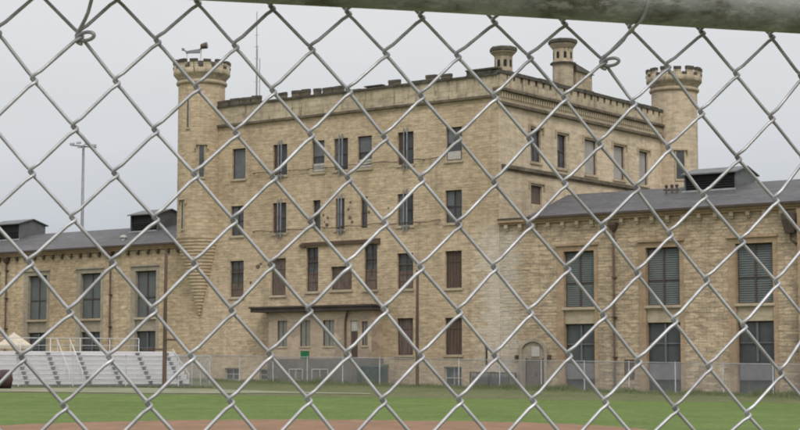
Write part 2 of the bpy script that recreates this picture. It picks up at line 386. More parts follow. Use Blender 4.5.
def window(parent,T,u0,u1,z0,z1,kind,depth=.26,name='window'):
    """frame mesh = the part; panes, boards, sill, bars = its sub-parts"""
    w=u1-u0; h=z1-z0; fw=.07
    f=MB()
    def fr(a,b,c,d,o0,o1): f.box((a,-o0,c),(b,-o1,d),0,T)   # o given inwards
    i0,i1=depth-.10,depth-.02
    fr(u0+.003,u0+fw,z0+.003,z1-.003,i0,i1); fr(u1-fw,u1-.003,z0+.003,z1-.003,i0,i1)
    fr(u0+fw,u1-fw,z0+.003,z0+fw,i0,i1); fr(u0+fw,u1-fw,z1-fw,z1-.003,i0,i1)
    if kind in('sash','bars','halfboard','small'):
        fr(u0+fw,u1-fw,z0+h*.5-.03,z0+h*.5+.03,i0+.01,i1)
    if kind in('sash','basement'): fr((u0+u1)/2-.025,(u0+u1)/2+.025,z0+fw,z1-fw,i0+.02,i1)
    if kind=='basement': fr(u0+fw,u1-fw,z0+h*.5-.03,z0+h*.5+.03,i0+.01,i1)
    fm={'basement':M['white'],'barred_basement':M['frame'],'greyboard':M['frame'],'louver_up':M['frame'],'lower':M['frame']}.get(kind,M['frame'])
    o=f.build(name,fm,parent)
    def sub(nm,mb,mat): return mb.build(nm,mat,o)
    p=MB(); p.box((u0+.004,-(depth-.035),z0+.004),(u1-.004,-(depth+.06),z1-.004),0,T)
    pm={'board':'brown','greyboard':'greyboard','whiteboard':'white','louver_up':'dkgreen','lower':'dkgreen','blind':'blind','sashbrown':'glass','lightboard':'lightboard'}.get(kind,'glass')
    sub('pane',p,M[pm])
    if kind=='board':
        n=5; g=(w-2*fw)/n
        s=MB()
        for k in range(n): s.box((u0+fw+g*k+.012,-(depth-.03-.004*(k%2)),z0+fw),(u0+fw+g*(k+1)-.012,-(depth-.075),z1-fw),0,T)
        s.box((u0+fw,-(depth-.10),z0+h*.7),(u1-fw,-(depth-.076),z0+h*.7+.1),0,T)
        sub('board',s,M['dullbrown' if len(parent.children)%2 else 'brown'])
    if kind=='sashbrown':
        rr=random.random()
        s=MB(); s.box((u0+fw,-(depth-.07),z0+fw),(u1-fw,-(depth-.036),z0+h*(.30+.25*rr)),0,T); sub('board',s,M['dullbrown'])
        s=MB(); s.box((u0+fw,-(depth-.12),z0+h*.66),(u1-fw,-(depth-.06),z0+h*.66+.09),0,T); s.box(((u0+u1)/2-.03,-(depth-.1),z0+h*.3),((u0+u1)/2+.03,-(depth-.075),z1-fw),0,T)
        for q in range(4): s.box((u0+fw,-(depth-.09),z0+h*(.2+.19*q)),(u1-fw,-(depth-.078),z0+h*(.2+.19*q)+.03),0,T)
        sub('glazing_bar',s,M['brown'])
    if kind=='halfboard':
        s=MB()
        for k in range(3): s.box((u0+fw,-(depth-.16),z0+.06+k*.2),(u1-.05,-(depth-.11),z0+.06+k*.2+.16),0,T)
        sub('board',s,M['white'])
        s=MB(); s.box((u0+fw,-(depth-.08),z0+h*.5),(u1-fw,-(depth-.05),z1-fw),0,T); sub('shutter',s,M['greyboard'])
    if kind=='ac':
        s=MB(); s.box((u0+.1,-(depth-.2),z0+.08),(u1-.15,-(depth-.05),z0+.62),0,T); sub('board',s,M['white'])
    if kind=='louver_up':
        s=MB(); n=25
        for k in range(n):
            c=z0+fw+(h-2*fw)*k/n; hh=(h-2*fw)/n
            s.hexa([T(u0+fw,-(depth-.09),c),T(u1-fw,-(depth-.09),c),T(u1-fw,-(depth-.115),c),T(u0+fw,-(depth-.115),c),
                    T(u0+fw,-(depth-.045),c+hh*.93),T(u1-fw,-(depth-.045),c+hh*.93),T(u1-fw,-(depth-.07),c+hh*.93),T(u0+fw,-(depth-.07),c+hh*.93)])
        sub('louver',s,M['bluegrey'])
        s=MB(); s.box(((u0+u1)/2-.06,-(depth-.16),z0+fw),((u0+u1)/2+.04,-(depth-.11),z1-fw),0,T)
        s.box((u0+fw,-(depth-.155),z0+h*.43),((u0+u1)/2-.06,-(depth-.12),z0+h*.43+.07),0,T); s.box(((u0+u1)/2+.04,-(depth-.155),z0+h*.43),(u1-fw,-(depth-.12),z0+h*.43+.07),0,T)
        sub('mullion',s,M['frame'])
    if kind=='lower':
        s=MB(); s.box((u0+w*.48,-(depth-.14),z0+h*.45),(u0+w*.54,-(depth-.08),z1-fw),0,T)
        s.box((u0+fw,-(depth-.13),z0+h*.70),(u1-fw,-(depth-.085),z0+h*.70+.07),0,T); sub('mullion',s,M['greyboard'])
        s=MB(); s.box((u0+fw,-(depth-.2),z0+h*.2),(u1-fw,-(depth-.14),z0+h*.43),0,T); sub('lower_panel',s,M['panel'])
    if kind=='bars':
        c=(u0+u1)/2+.05; s=MB()
        s.tube([T(c-.13,.10,z0-.45),T(c-.13,.10,z1+.25)],.045,8); s.tube([T(c+.14,.10,z0-.30),T(c+.14,.10,z1+.30)],.055,8)
        s.box((c-.3,0.0,z0-.12),(c+.4,.14,z0-.05),0,T)
        sub('conduit',s,M['bars'])
        s=MB(); s.box((u0+fw,-(depth-.09),z0+fw),(u0+w*.38,-(depth-.05),z1-fw),0,T); sub('shutter',s,M['brown' if random.random()<.5 else 'greyboard'])
    if kind in('sash','ac') and h>2:
        s=MB(); s.box((u0+fw,-(depth-.075),z0+h*.53),(u0+w*.45,-(depth-.045),z1-fw),0,T); sub('shutter',s,M['greyboard'])
    if kind not in('small','spandrel') and h>1.5 and kind not in ('lower',):
        s=MB(); s.box((u0-.12,-.02,z0-.17),(u1+.12,.10,z0-.002),0,T); sub('sill',s,M['dress'])
    return o

# ------------------------------------------------------------------ main block
main=empty('prison_building',BO,BA)
tag(main,'four storey ochre limestone prison block with round battlemented corner towers','prison building')
w3=[(-23.82,-22.5,'greyboard'),(-19.8,-18.45,'bars'),(-16.1,-14.95,'halfboard'),(-14.07,-12.8,'bars'),(-11.93,-10.66,'halfboard'),(-8.4,-7.03,'bars'),(-4.3,-2.98,'ac')]
w2=[(-23.9,-22.65,'sash'),(-19.8,-18.5,'bars'),(-16.0,-15.3,'small'),(-13.9,-13.1,'bars'),(-11.65,-11.05,'small'),(-8.42,-7.06,'bars'),(-4.37,-3.0,'sash')]
w1=[(-23.95,-22.6,6.58,9.25,'sashbrown'),(-19.93,-18.52,6.6,9.28,'board'),(-16.58,-15.48,6.8,9.95,'sashbrown'),(-14.3,-12.42,6.85,8.5,'board'),(-11.32,-10.18,6.8,10.0,'sashbrown'),(-8.43,-7.07,6.78,9.22,'sashbrown'),(-4.38,-3.03,6.72,9.22,'board')]
w0=[(-8.45,-7.08,2.25,4.76,'board'),(-4.42,-3.03,2.25,4.72,'board'),(-4.5,-3.07,-.05,1.44,'basement'),(-24.4,-23.0,.45,1.33,'basement'),(-21.0,-19.6,.45,1.25,'basement')]
F=[(a,b,15.35,17.62,k) for a,b,k in w3]+[(a,b,11.12,13.33,k) for a,b,k in w2]+w1+w0
F.append((-1.22,-.98,1.55,2.87,'small'))
mb=MB()
wall(mb,TF,-26.7,0,-1.5,19.35,[q[:4] for q in F],.3)
wall(mb,lambda u,o,z:(u,23.9+o,z),-26.7,0,-1.5,21,[],0); wall(mb,lambda u,o,z:(-26.7-o,u,z),0,23.9,-1.5,21,[],0)
mb.build('wall',M['front'],main)
for a,b,c,d,k in F: window(main,TF,a,b,c,d,k)
Sd=[(3.95,5.25,15.4,17.68,'sash'),(7.4,8.62,15.3,17.66,'sash'),(11.15,12.85,15.2,17.7,'lightboard'),(15.3,16.95,15.2,17.7,'lightboard'),(19.15,20.55,15.1,17.65,'lightboard'),(3.95,5.34,12.5,13.78,'board')]
mb=MB(); wall(mb,TS,0,23.9,-1.5,19.0,[q[:4] for q in Sd],.3); mb.build('side_wall',M['side'],main)
for a,b,c,d,k in Sd:
    wo=window(main,TS,a,b,c,d,k)
    s=MB(); s.box((a-.22,0,d+.12),(b+.22,.12,d+.26),0,TS)
    s.box((a-.30,0,d-.28),(a-.20,.12,d+.26),0,TS); s.box((b+.20,0,d-.28),(b+.30,.12,d+.26),0,TS); s.build('hood_mould',M['dress'],wo)
# side mouldings
mb=MB(); mb.box((0,0.3,14.62),(.20,22.6,14.86)); mb.box((0,.3,14.50),(.10,22.6,14.62)); mb.build('side_string_course',M['ledge'],main)
mb=MB(); mb.box((0,-.22,18.86),(.24,22.7,19.06)); mb.build('lower_cornice',M['ledge'],main)
mb=MB(); mb.box((0,-.02,19.06),(.10,22.7,19.80))
for k in range(74):
    y=.1+k*.305; mb.box((.10,y,19.36),(.20,y+.16,19.68),0)
mb.build('dentil_band',M['dress'],main)
mb=MB(); mb.box((-.3,-.30,19.80),(.34,22.7,19.98)); mb.build('upper_cornice',M['ledge'],main)
mb=MB(); mb.box((-.35,0.0,19.98),(.16,22.7,20.58))
k=0; y=.9
mb.box((-.35,0.0,20.58),(.16,.75,20.93))
while y<22.3:
    mb.box((-.35,y,20.58),(.16,y+.62,20.93)); y+=.93
mb.build('side_parapet',M['par'],main)
mb=MB(); y=-.12
while y<22.4:
    L=random.uniform(.8,1.5); mb.box((-.38,y,20.93+random.uniform(0,.02)),(.24+random.uniform(-.03,.03),min(22.7,y+L-.03),21.15+random.uniform(0,.07))); y+=L
mb.build('side_cap_stone',M['cap'],main)
# front string + parapet
mb=MB(); x=-25.3
while x<-.1:
    L=min(random.uniform(1.5,3),0-x); mb.box((x,-.2+random.uniform(-.01,.01),19.35),(x+L-.01,.3,19.52)); x+=L
mb.build('string_course',M['ledge'],main)
mb=MB(); mb.box((-25.4,-.07,19.52),(-.36,.45,20.82)); mb.box((-.36,-.08,19.52),(.0,-.005,20.82)); mb.build('parapet',M['par'],main)
mb=MB(); x=-25.4
while x<0:
    L=min(random.uniform(.9,1.8),.02-x); mb.box((x,-.2+random.uniform(-.03,.03),20.82),(x+L-.02,.5,20.97+random.uniform(-.02,.03))); x+=L
mb.build('parapet_ledge',M['cap'],main)
mb=MB()
for a,b,h in [(-25.3,-24.15,.42),(-24.0,-23.05,.42),(-22.95,-21.95,.43),(-21.8,-20.95,.42),(-19.3,-18.45,.44),(-18.0,-17.25,.46),(-17.1,-16.25,.44),(-15.95,-15.25,.40),(-15.0,-14.2,.43),(-14.05,-13.15,.42),(-9.15,-8.15,.42),(-5.95,-5.02,.38),(-4.6,-3.75,.36)]:
    mb=MB(); j=random.uniform(-.05,.03)
    a+=random.uniform(.02,.14); b-=random.uniform(.02,.14); h+=random.uniform(-.05,.07); a-=.05; b+=.05; mb.box((a,-.15,20.96),(b,.10,20.97+h*.5),1); mb.hexa([(a-.02,-.17,20.97+h*.5),(b+.02,-.17,20.97+h*.5),(b+.02,.12,20.97+h*.5),(a-.02,.12,20.97+h*.5),(a-.01,-.16,20.97+h+j),(b+.02,-.16,20.97+h-.02),(b+.0,.11,20.97+h),(a-.01,.11,20.97+h+j)]); mb.build('merlon',[M['cap'],M['ledge']],main)
mb=MB(); mb.box((-11.3,-.1,21.06),(-9.7,.3,21.14)); mb.box((-11.0,.0,20.97),(-10.8,.2,21.06)); mb.build('loose_slab',M['cap'],main)
mb=MB(); mb.box((-7.2,-.05,20.98),(-5.97,.3,21.10)); mb.build('loose_slab',M['cap'],main)
mb=MB(); mb.box((-2.5,-.14,20.975),(-.42,.45,21.25)); mb.box((-2.55,-.2,21.25),(.0,.45,21.36)); mb.build('corner_slab',M['cap'],main)
mb=MB(); mb.box((-26.6,.5,20.0),(-.4,23.8,20.25)); mb.build('roof',M['roofdark'],main)
# conduits running along the front
for nm,z,x0,x1 in (('conduit_run',15.62,-21.6,-4.4),('conduit_run',11.32,-21.6,-4.8)):
    mb=MB(); pts=[]
    n=30
    for k in range(n+1):
        x=x0+(x1-x0)*k/n; pts.append((x,-.16,z+.05*sin(k*1.3)-.04*sin(pi*k/n*3)**2))
    mb.tube(pts,.028,6)
    for k in range(0,n+1,3): mb.box((pts[k][0]-.03,-.16,pts[k][2]-.03),(pts[k][0]+.03,0,pts[k][2]+.03))
    mb.build(nm,M['beam'],main)
# timber lintel across the tall windows
mb=MB(); mb.box((-16.95,-.16,10.04),(-10.02,-.002,10.30)); mb.box((-17.1,-.2,9.98),(-16.6,-.002,10.20)); mb.box((-10.3,-.2,9.95),(-9.9,-.002,10.34)); mb.build('lintel',M['beam'],main)
# stone knocked away: small dark pits
mb=MB()
for x,z,s in [(-15.0,12.2,.10),(-12.75,12.5,.13),(-12.6,11.9,.15),(-12.55,13.0,.11),(-10.9,12.2,.14),(-14.7,11.5,.16),(-14.6,12.0,.12),(-21.2,8.75,.2),(-21.9,7.6,.12),(-20.9,8.95,.12),(-9.2,12.4,.07),(-12.4,11.6,.12),(-6.8,3.3,.1),(-14.9,11.7,.08)]:
    mb=MB(); n=7; mb.poly([(x+s*1.2*cos(2*pi*k/n)*random.uniform(.7,1.1),-.006,z+s*sin(2*pi*k/n)*random.uniform(.7,1.1)) for k in range(n)]); mb.build('chipped_stone',M['ledge'],main)

# towers
def tower(cx,cy,name,zbot,corbel,slits,a_off=0.):
    r=1.77
    t=MB(); prof=[(r,zbot)]
    t.lathe((cx,cy),[(r,zbot),(r,22.75)],48,0,False)
    o=t.build(name,M['side'] if not corbel else M['front'],main)
    t=MB(); t.lathe((cx,cy),[(r,22.62),(r+.13,22.68),(r+.17,22.8),(r+.13,22.92),(r+.02,22.98)],48,0,False); t.build('ring_moulding',M['dress'],o)
    t=MB(); t.lathe((cx,cy),[(r+.03,22.98),(r+.12,23.15),(r+.28,23.33),(r+.36,23.42),(r+.38,23.46),(r+.38,24.0),(r+.10,24.0),(r+.06,23.5),(.02,23.5)],48,0,False)
    mn=13
    for k in range(mn):
        cap=MB(); jj=random.uniform(-.05,.05); a0=2*pi*(k+.2)/mn+a_off; a1=2*pi*(k+.80+jj)/mn+a_off; q=5
        for j in range(q):
            b0=a0+(a1-a0)*j/q; b1=a0+(a1-a0)*(j+1)/q
            def seg(mbx,ri,ro,z0,z1,m=0):
                P=[(cx+rr*cos(b),cy+rr*sin(b),z) for z in (z0,z1) for rr,b in ((ri,b0),(ro,b0),(ro,b1),(ri,b1))]
                mbx.hexa(P,m)
            seg(cap,r+.14,r+.375,24.0,24.25,0); seg(cap,r+.10,r+.43,24.25,24.47+jj,1)
        cap.build('merlon',[M['par'],M['cap']],o)
        # dark joint ledge under each gap
    t.build('battlement',M['par'],o)
    for k in range(mn):
        a0=2*pi*(k-.16)/mn+a_off; a1=2*pi*(k+.2)/mn+a_off
        t=MB(); P=[(cx+rr*cos(b),cy+rr*sin(b),z) for z in (23.86,24.04) for rr,b in ((r+.12,a0),(r+.42,a0),(r+.42,a1),(r+.12,a1))]; t.hexa(P)
        t.build('embrasure_sill',M['cap'],o)
    if corbel:
        t=MB(); n=24; prof=[]
        for k in range(n):
            z1=11.2-5.9*k/n; z0=11.2-5.9*(k+1)/n; f=(k+.5)/n; rr=r*(1-f**1.12)+.04
            prof+= [(rr,z1),(rr+.005,z0+.03),(rr-.012,z0+.025)]
        prof=prof[::-1]
        t.lathe((cx,cy+.0),prof,40,0,False,smooth=False); t.build('corbel',M['warm'] if False else M['front'],o)
    for (ang,z0,z1,w,hood) in slits:
        ca,sa=cos(ang),sin(ang); 
        T=lambda u,oo,z:(cx+(r+oo)*ca-u*sa, cy+(r+oo)*sa+u*ca, z)
        s=MB(); s.box((-w/2,-.12,z0),(w/2,.012,z1),0,T); sl=s.build('slit_window',M['glass'],o)
        s=MB(); s.box((-w/2-.09,-.1,z0),(-w/2,.05,z1),0,T); s.box((w/2,-.1,z0),(w/2+.09,.05,z1),0,T); s.box((-w/2-.1,-.1,z0-.14),(w/2+.1,.08,z0),0,T); s.build('surround',M['dress'],sl)
        if hood:
            s=MB(); s.box((-w/2-.34,-.1,z1+.06),(w/2+.34,.13,z1+.2),0,T); s.box((-w/2-.34,-.1,z1-.25),(-w/2-.24,.13,z1+.06),0,T); s.box((w/2+.24,-.1,z1-.25),(w/2+.34,.13,z1+.06),0,T); s.build('hood_mould',M['dress'],sl)
    return o
# direction from tower towards the camera in the building frame
vd=atan2(-95.3-0,62.86+27.0)
TL=tower(-27.0,0,'corner_tower',11.2,True,[(vd+.02,15.55,17.9,.36,True),(vd-.60,19.3,21.7,.16,False),(vd-.85,11.7,13.8,.2,True)],a_off=.1)
vd2=atan2(-95.3-24.4,62.86-.2)
TR=tower(.25,24.45,'corner_tower',9.0,False,[(vd2+.22,15.75,17.9,.62,True)],a_off=.25)
# octagonal chimneys
def chimney(cx,cy,zb,zs,r,rc,zt,ring=None):
    t=MB(); ph=pi/8
    prof=[(r*1.06,zb),(r,zb+.1),(r,zs),(r*1.15,zs+.12),(rc*.93,zt-.38),(rc*.95,zt-.32)]
    if ring: prof=[(r*1.06,zb),(r*1.03,ring-.12),(r*1.22,ring-.02),(r*1.24,ring+.12),(r,ring+.18),(r,zs),(r*1.12,zs+.1),(rc*.9,zt-.42),(rc*.95,zt-.34)]
    t.lathe((cx,cy),prof,8,0,True,smooth=False,ph=ph)
    o=t.build('chimney',M['par'],main)
    t=MB(); t.lathe((cx,cy),[(rc*.95,zt-.32),(rc,zt-.28),(rc,zt-.1),(rc*.93,zt)],8,0,True,smooth=False,ph=ph)
    t.build('chimney_cap',M['cap'],o); t=MB()
    if ring: t.lathe((cx,cy),[(r*1.25,ring-.03),(r*1.30,ring),(r*1.28,ring+.1),(r*1.05,ring+.17)],8,0,True,smooth=False,ph=ph)
    if ring: t.build('chimney_ledge',M['cap'],o)
    t=MB(); ap=r*cos(pi/8)
    for k in range(8):
        a=k*pi/4
        for (z0,z1) in ([(zs-.72,zs-.22)]+([(ring-.95,ring-.4)] if ring else [])):
            T=lambda u,oo,z:(cx+(ap+oo)*cos(a)-u*sin(a),cy+(ap+oo)*sin(a)+u*cos(a),z)
            w=.11; t.poly([T(-w,.012,z0),T(w,.012,z0),T(w,.012,z1-.1),T(w*.6,.012,z1-.02),T(0,.012,z1),T(-w*.6,.012,z1-.02),T(-w,.012,z1-.1)])
    t.build('flue_opening',M['black'],o)
    return o
chimney(-.75,1.75,20.3,22.35,.62,.95,23.0)
cb=chimney(-2.0,11.55,20.3,24.45,.74,1.08,25.15,ring=23.35)
mb=MB(); mb.box((-2.55,12.35,20.3),(-1.35,14.6,22.9)); o=mb.build('roof_vent_stack',M['par'],main)
mb=MB(); mb.hexa([(-2.7,12.25,22.9),(-1.2,12.25,22.9),(-1.2,14.75,22.9),(-2.7,14.75,22.9),(-2.6,12.3,23.5),(-1.4,12.3,23.5),(-1.4,14.6,23.1),(-2.6,14.6,23.1)]); mb.build('stack_cap',M['cap'],o)
# roof masts behind the left tower
mb=MB(); mb.tube([(-23.6,2.4,20.2),(-23.6,2.4,28.4)],[.05,.03],6); 
for k in range(6): mb.tube([(-23.85,2.4,23+k*.9),(-23.35,2.4,23+k*.9)],.012,4)
mb.build('antenna',M['ant'],main)
mb=MB(); mb.tube([(-23.0,1.8,20.2),(-23.0,1.8,25.6)],.035,6); mb.tube([(-22.75,1.8,20.2),(-22.75,1.8,24.6)],.03,6); mb.build('antenna',M['ant'],main)

# porch
px0,px1,py,pz=-19.0,-9.66,-1.3,5.3
PH=[(-18.15,-17.25,2.88,4.70,'blind'),(-16.05,-15.12,2.88,4.70,'blind'),(-13.95,-12.95,2.88,4.68,'blind'),(-11.5,-10.87,2.05,4.62,'door'),(-10.5,-9.98,2.9,4.55,'blind')]
TP=TFs(py)
mb=MB(); wall(mb,TP,px0,px1,2.0,pz,[q[:4] for q in PH],.22)
for x in (px0,px1): mb.poly([(x,py,2.0),(x,0,2.0),(x,0,pz),(x,py,pz)])
porch=mb.build('porch',M['porch'],main)
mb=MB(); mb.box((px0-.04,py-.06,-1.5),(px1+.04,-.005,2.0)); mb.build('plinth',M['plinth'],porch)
mb=MB(); mb.box((-20.35,-1.75,5.32),(-9.35,-.005,5.66)); mb.box((-20.45,-1.85,5.60),(-9.25,-.005,5.72)); mb.build('porch_roof',M['canopy'],porch)
for a,b,c,d,k in PH:
    if k=='door':
        s=MB(); s.box((a+.01,py+.10,c),(b-.01,py+.2,d-.75)); s.build('door',M['brown'],porch)
        s=MB(); s.box((a+.01,py+.08,d-.73),(b-.01,py+.18,d-.02)); s.build('transom_panel',M['white'],porch)
    else:
        s=MB(); s.box((a,py+.12,c),(b,py+.2,d)); s.box((a-.05,py-.05,c-.12),(b+.05,py+.1,c),1); s.box(((a+b)/2-.02,py+.09,c),((a+b)/2+.02,py+.12,d),2)
        s.box((a,py+.08,c),(a+.06,py+.12,d),2); s.box((b-.06,py+.08,c),(b,py+.12,d),2)
        s.build('window',[M['blind'],M['dress'],M['frame']],porch)
mb=MB(); mb.tube([(-11.9,py-.08,2.0),(-11.9,py-.08,4.6),(-11.8,py-.1,4.95),(-11.55,py-.3,5.3)],.07,8); mb.build('downpipe',M['rust'],porch)
mb=MB(); mb.box((-15.95,py-.05,1.95),(-15.2,py-.005,2.55)); mb.build('wall_sign',M['green'],porch)
# white-framed grilles low on the porch plinth and wall
for x0,x1,y in ((-17.0,-15.7,py-.06),(-14.9,-13.4,py-.06)):
    s=MB(); s.box((x0,y-.05,.45),(x0+.07,y,1.3)); s.box((x1-.07,y-.05,.45),(x1,y,1.3)); s.box((x0+.07,y-.05,1.22),(x1-.07,y,1.3)); s.box((x0+.07,y-.05,.45),(x1-.07,y,.52)); s.box(((x0+x1)/2-.03,y-.05,.52),((x0+x1)/2+.03,y,1.22)); s.build('basement_frame',M['white'],porch)

# ------------------------------------------------------------------ wings
def wing(label,x0,x1,roof0,bays,jamb,pipes,monitors,eave):
    w=empty('cell_block_wing',BO,BA); tag(w,label,'prison wing')
    T=TFs(.05); holes=[(a,b,-.25,8.82) for a,b in bays]
    mb=MB(); wall(mb,T,x0,x1,-2.5,eave,holes,.42)
    wall(mb,lambda u,o,z:(u,10+o,z),x0,x1,-2.5,eave,[],0)
    for x in (x0,x1) if x0<-30 else (x1,): pass
    for xe,c in ((x0,x0),(x1,x1)):
        if abs(xe)<1 or abs(xe+26.72)<.2: continue
        mb.poly([(xe,.05,-2.5),(xe,10,-2.5),(xe,10,eave),(xe,.05,eave)]); mb.poly([(xe,.05,eave),(xe,10,eave),(xe,5,eave+1.85)])
    if roof0 is not None and x0>-1: mb.poly([(roof0,.05,eave),(roof0,10,eave),(roof0,5,eave+1.8)])
    mb.build('wall',M['wing' if x0>-1 else 'wing_left'],w)
    # cornice with corbel blocks
    mb=MB(); mb.box((x0+.02,-.28,eave-.12),(x1,.3,eave+.05)); mb.box((x0+.02,-.14,eave-.26),(x1,.05,eave-.12)); mb.build('cornice',M['warm'],w)
    x=x0+.5
    while x<x1-.3:
        if -56<x<30:
            mb=MB(); mb.box((x,-.20,eave-.50),(x+.24,.048,eave-.262)); mb.box((x+.03,-.11,eave-.64),(x+.21,.048,eave-.50)); mb.build('corbel_block',M['dress' if x0>-1 else 'ledge'],w)
        x+=1.08
    # roof
    r0=x0 if roof0 is None else roof0
    mb=MB(); e=eave+.06; rz=eave+1.95
    mb.hexa([(r0,-.35,e),(x1,-.35,e),(x1,5,rz),(r0,5,rz),(r0,-.35,e+.1),(x1,-.35,e+.1),(x1,5,rz+.1),(r0,5,rz+.1)])
    mb.hexa([(r0,5,rz),(x1,5,rz),(x1,10.35,e),(r0,10.35,e),(r0,5,rz+.1),(x1,5,rz+.1),(x1,10.35,e+.1),(r0,10.35,e+.1)])
    rf=mb.build('roof',M['roof'],w)
    mb=MB(); mb.box((r0,-.47,e-.04),(x1,-.35,e+.10)); mb.build('gutter',M['frame'],rf)
    if roof0 is not None and roof0>x0+.5:
        mb=MB(); mb.box((x0+.02,-.30,eave+.05),(roof0-.02,10,eave+.17)); mb.build('flat_roof',M['cap'],w)
    for m0,m1 in monitors:
        y0,y1=3.55,6.45; zb=eave+.06+1.89*(3.55+.35)/5.35-.1; zt=13.62; za=14.05
        s=MB()
        for xx0,xx1 in ((m0,m0+.1),(m1-.1,m1)):
            s.hexa([(xx0,y0,zb),(xx1,y0,zb),(xx1,y1,zb),(xx0,y1,zb),(xx0,y0,zt),(xx1,y0,zt),(xx1,y1,zt),(xx0,y1,zt)])
            s.poly([(xx1 if xx1==m1 else xx0,y0,zt),(xx1 if xx1==m1 else xx0,y1,zt),(xx1 if xx1==m1 else xx0,5,za)])
        s.box((m0+.1,y0+.15,zb),(m1-.1,y1-.15,zt-.02),1)
        mo=s.build('roof_ventilator',[M['monitor'],M['black']],w)
        s=MB()
        for k in range(6):
            z=zb+.14+k*.145; s.hexa([(m0+.1,y0+.02,z),(m1-.1,y0+.02,z),(m1-.1,y0+.13,z+.08),(m0+.1,y0+.13,z+.08),(m0+.1,y0+.02,z+.02),(m1-.1,y0+.02,z+.02),(m1-.1,y0+.13,z+.1),(m0+.1,y0+.13,z+.1)])
        s.build('louver',M['louver'],mo)
        s=MB(); s.hexa([(m0-.15,y0-.25,zt-.05),(m1+.15,y0-.25,zt-.05),(m1+.15,5,za),(m0-.15,5,za),(m0-.15,y0-.25,zt+.03),(m1+.15,y0-.25,zt+.03),(m1+.15,5,za+.08),(m0-.15,5,za+.08)])
        s.hexa([(m0-.15,5,za),(m1+.15,5,za),(m1+.15,y1+.25,zt-.05),(m0-.15,y1+.25,zt-.05),(m0-.15,5,za+.08),(m1+.15,5,za+.08),(m1+.15,y1+.25,zt+.03),(m0-.15,y1+.25,zt+.03)])
        s.build('ventilator_roof',M['monitor'],mo)
        s=MB(); s.box((m0-.1,y0-.16,zb+.16),(m1,y0-.01,zb+.26)); s.build('flashing',M['trim'],mo)
    for a,b in bays:
        window(w,T,a+.02,b-.02,5.24,8.80,'louver_up',.36); window(w,T,a+.02,b-.02,-.22,4.16,'lower',.36)
        s=MB(); s.box((a+.003,.05+.10,4.18),(b-.003,.05+.4,5.06)); s.box((a+.003,.05+.04,4.98),(b-.003,.05+.40,5.2)); s.build('spandrel',M['conc' if jamb=='conc' else 'dress'],w)
        jm=M['conc'] if jamb=='conc' else M['warm']
        s=MB(); s.box((a-.5,.05-.035,-.8),(a-.003,.048,9.15)); s.box((b+.003,.05-.035,-.8),(b+.28,.048,9.15)); s.box((a-.003,.05-.04,8.83),(b+.003,.048,9.17)); s.build('window_surround',jm,w)
        s=MB(); s.box((a-.003,.051,-.25),(a+.018,.41,8.8)); s.build('window_reveal',jm,w)
        s=MB(); s.box((a-.55,-.10,9.17),(b+.35,.048,9.30)); s.build('drip_mould',jm,w)
    for x,zt in pipes:
        s=MB(); s.tube([(x,-.12,-.3),(x,-.12,zt-.3)],.075,8); o=s.build('downpipe',M['rust'],w)
        for z in (2,4.5,7,9.3): 
            s.__init__(); s.box((x-.12,-.21,z),(x+.12,.048,z+.09)); s.build('pipe_clamp',M['rust'],o)
        s=MB(); s.hexa([(x-.14,-.25,zt-.35),(x+.14,-.25,zt-.35),(x+.14,.04,zt-.35),(x-.14,.04,zt-.35),(x-.27,-.38,zt+.0),(x+.27,-.38,zt+.0),(x+.27,.04,zt+.0),(x-.27,.04,zt+.0)]); s.box((x-.27,-.38,zt),(x+.27,.04,zt+.14)); s.build('hopper_head',M['rust'],o)
    return w
RW=wing('right prison wing in brown limestone with three tall double louvred windows and an arched door','0' and .003,46,2.3,[(4.9,7.16),(10.86,13.22),(16.97,19.38),(25.0,27.4),(31,33.4),(37,39.4)],'warm',[(8.68,10.35),(22.0,10.3)],[(11.8,15.4),(30,33.6)],11.0)
LW=wing('left prison wing with grey roof behind the bleachers','0' and -72,-26.72,None,[(-46.25,-43.98),(-40.03,-37.72),(-33.88,-31.62),(-52.3,-50.0),(-58.4,-56.1),(-64.5,-62.2)],'conc',[(-36.5,10.3),(-48.8,10.3)],[(-38.1,-35.0),(-55.1,-51.5),(-69,-65.5)],10.72)
mb=MB(); mb.box((9.3,.0,.7),(10.0,.045,1.9)); mb.build('wall_panel',M['beam'],RW)
# pilaster at right, roof clutter
mb=MB(); mb.box((21.1,-.30,-2.5),(22.9,.048,10.7)); mb.build('pilaster',M['warm'],RW)
mb=MB(); mb.hexa([(20.35,-.35,9.3),(20.9,-.35,9.3),(20.9,.04,9.3),(20.35,.04,9.3),(20.2,-.5,10.1),(21.05,-.5,10.1),(21.05,.04,10.1),(20.2,.04,10.1)]); mb.box((20.2,-.5,10.1),(21.05,.04,10.45)); mb.tube([(20.65,-.15,9.3),(20.65,-.15,8.9),(21.05,-.15,8.6)],.07,8); mb.build('hopper_head',M['frame'],RW)
mb=MB()
for x in (10.6,11.0,11.35): mb.tube([(x,3.4,12.2),(x,3.4,12.95)],.07,8); mb.sphere((x,3.4,12.98),.12,5)
mb.tube([(10.4,3.4,12.75),(11.5,3.4,12.7)],.05,6); mb.build('roof_pipes',M['frame'],RW)
mb=MB(); mb.tube([(-36.6,1.35,11.2),(-36.6,1.35,11.62)],.2,10); mb.sphere((-36.6,1.35,11.66),.30,6,0,(1,1,.6)); mb.build('roof_vent',M['white'],LW)
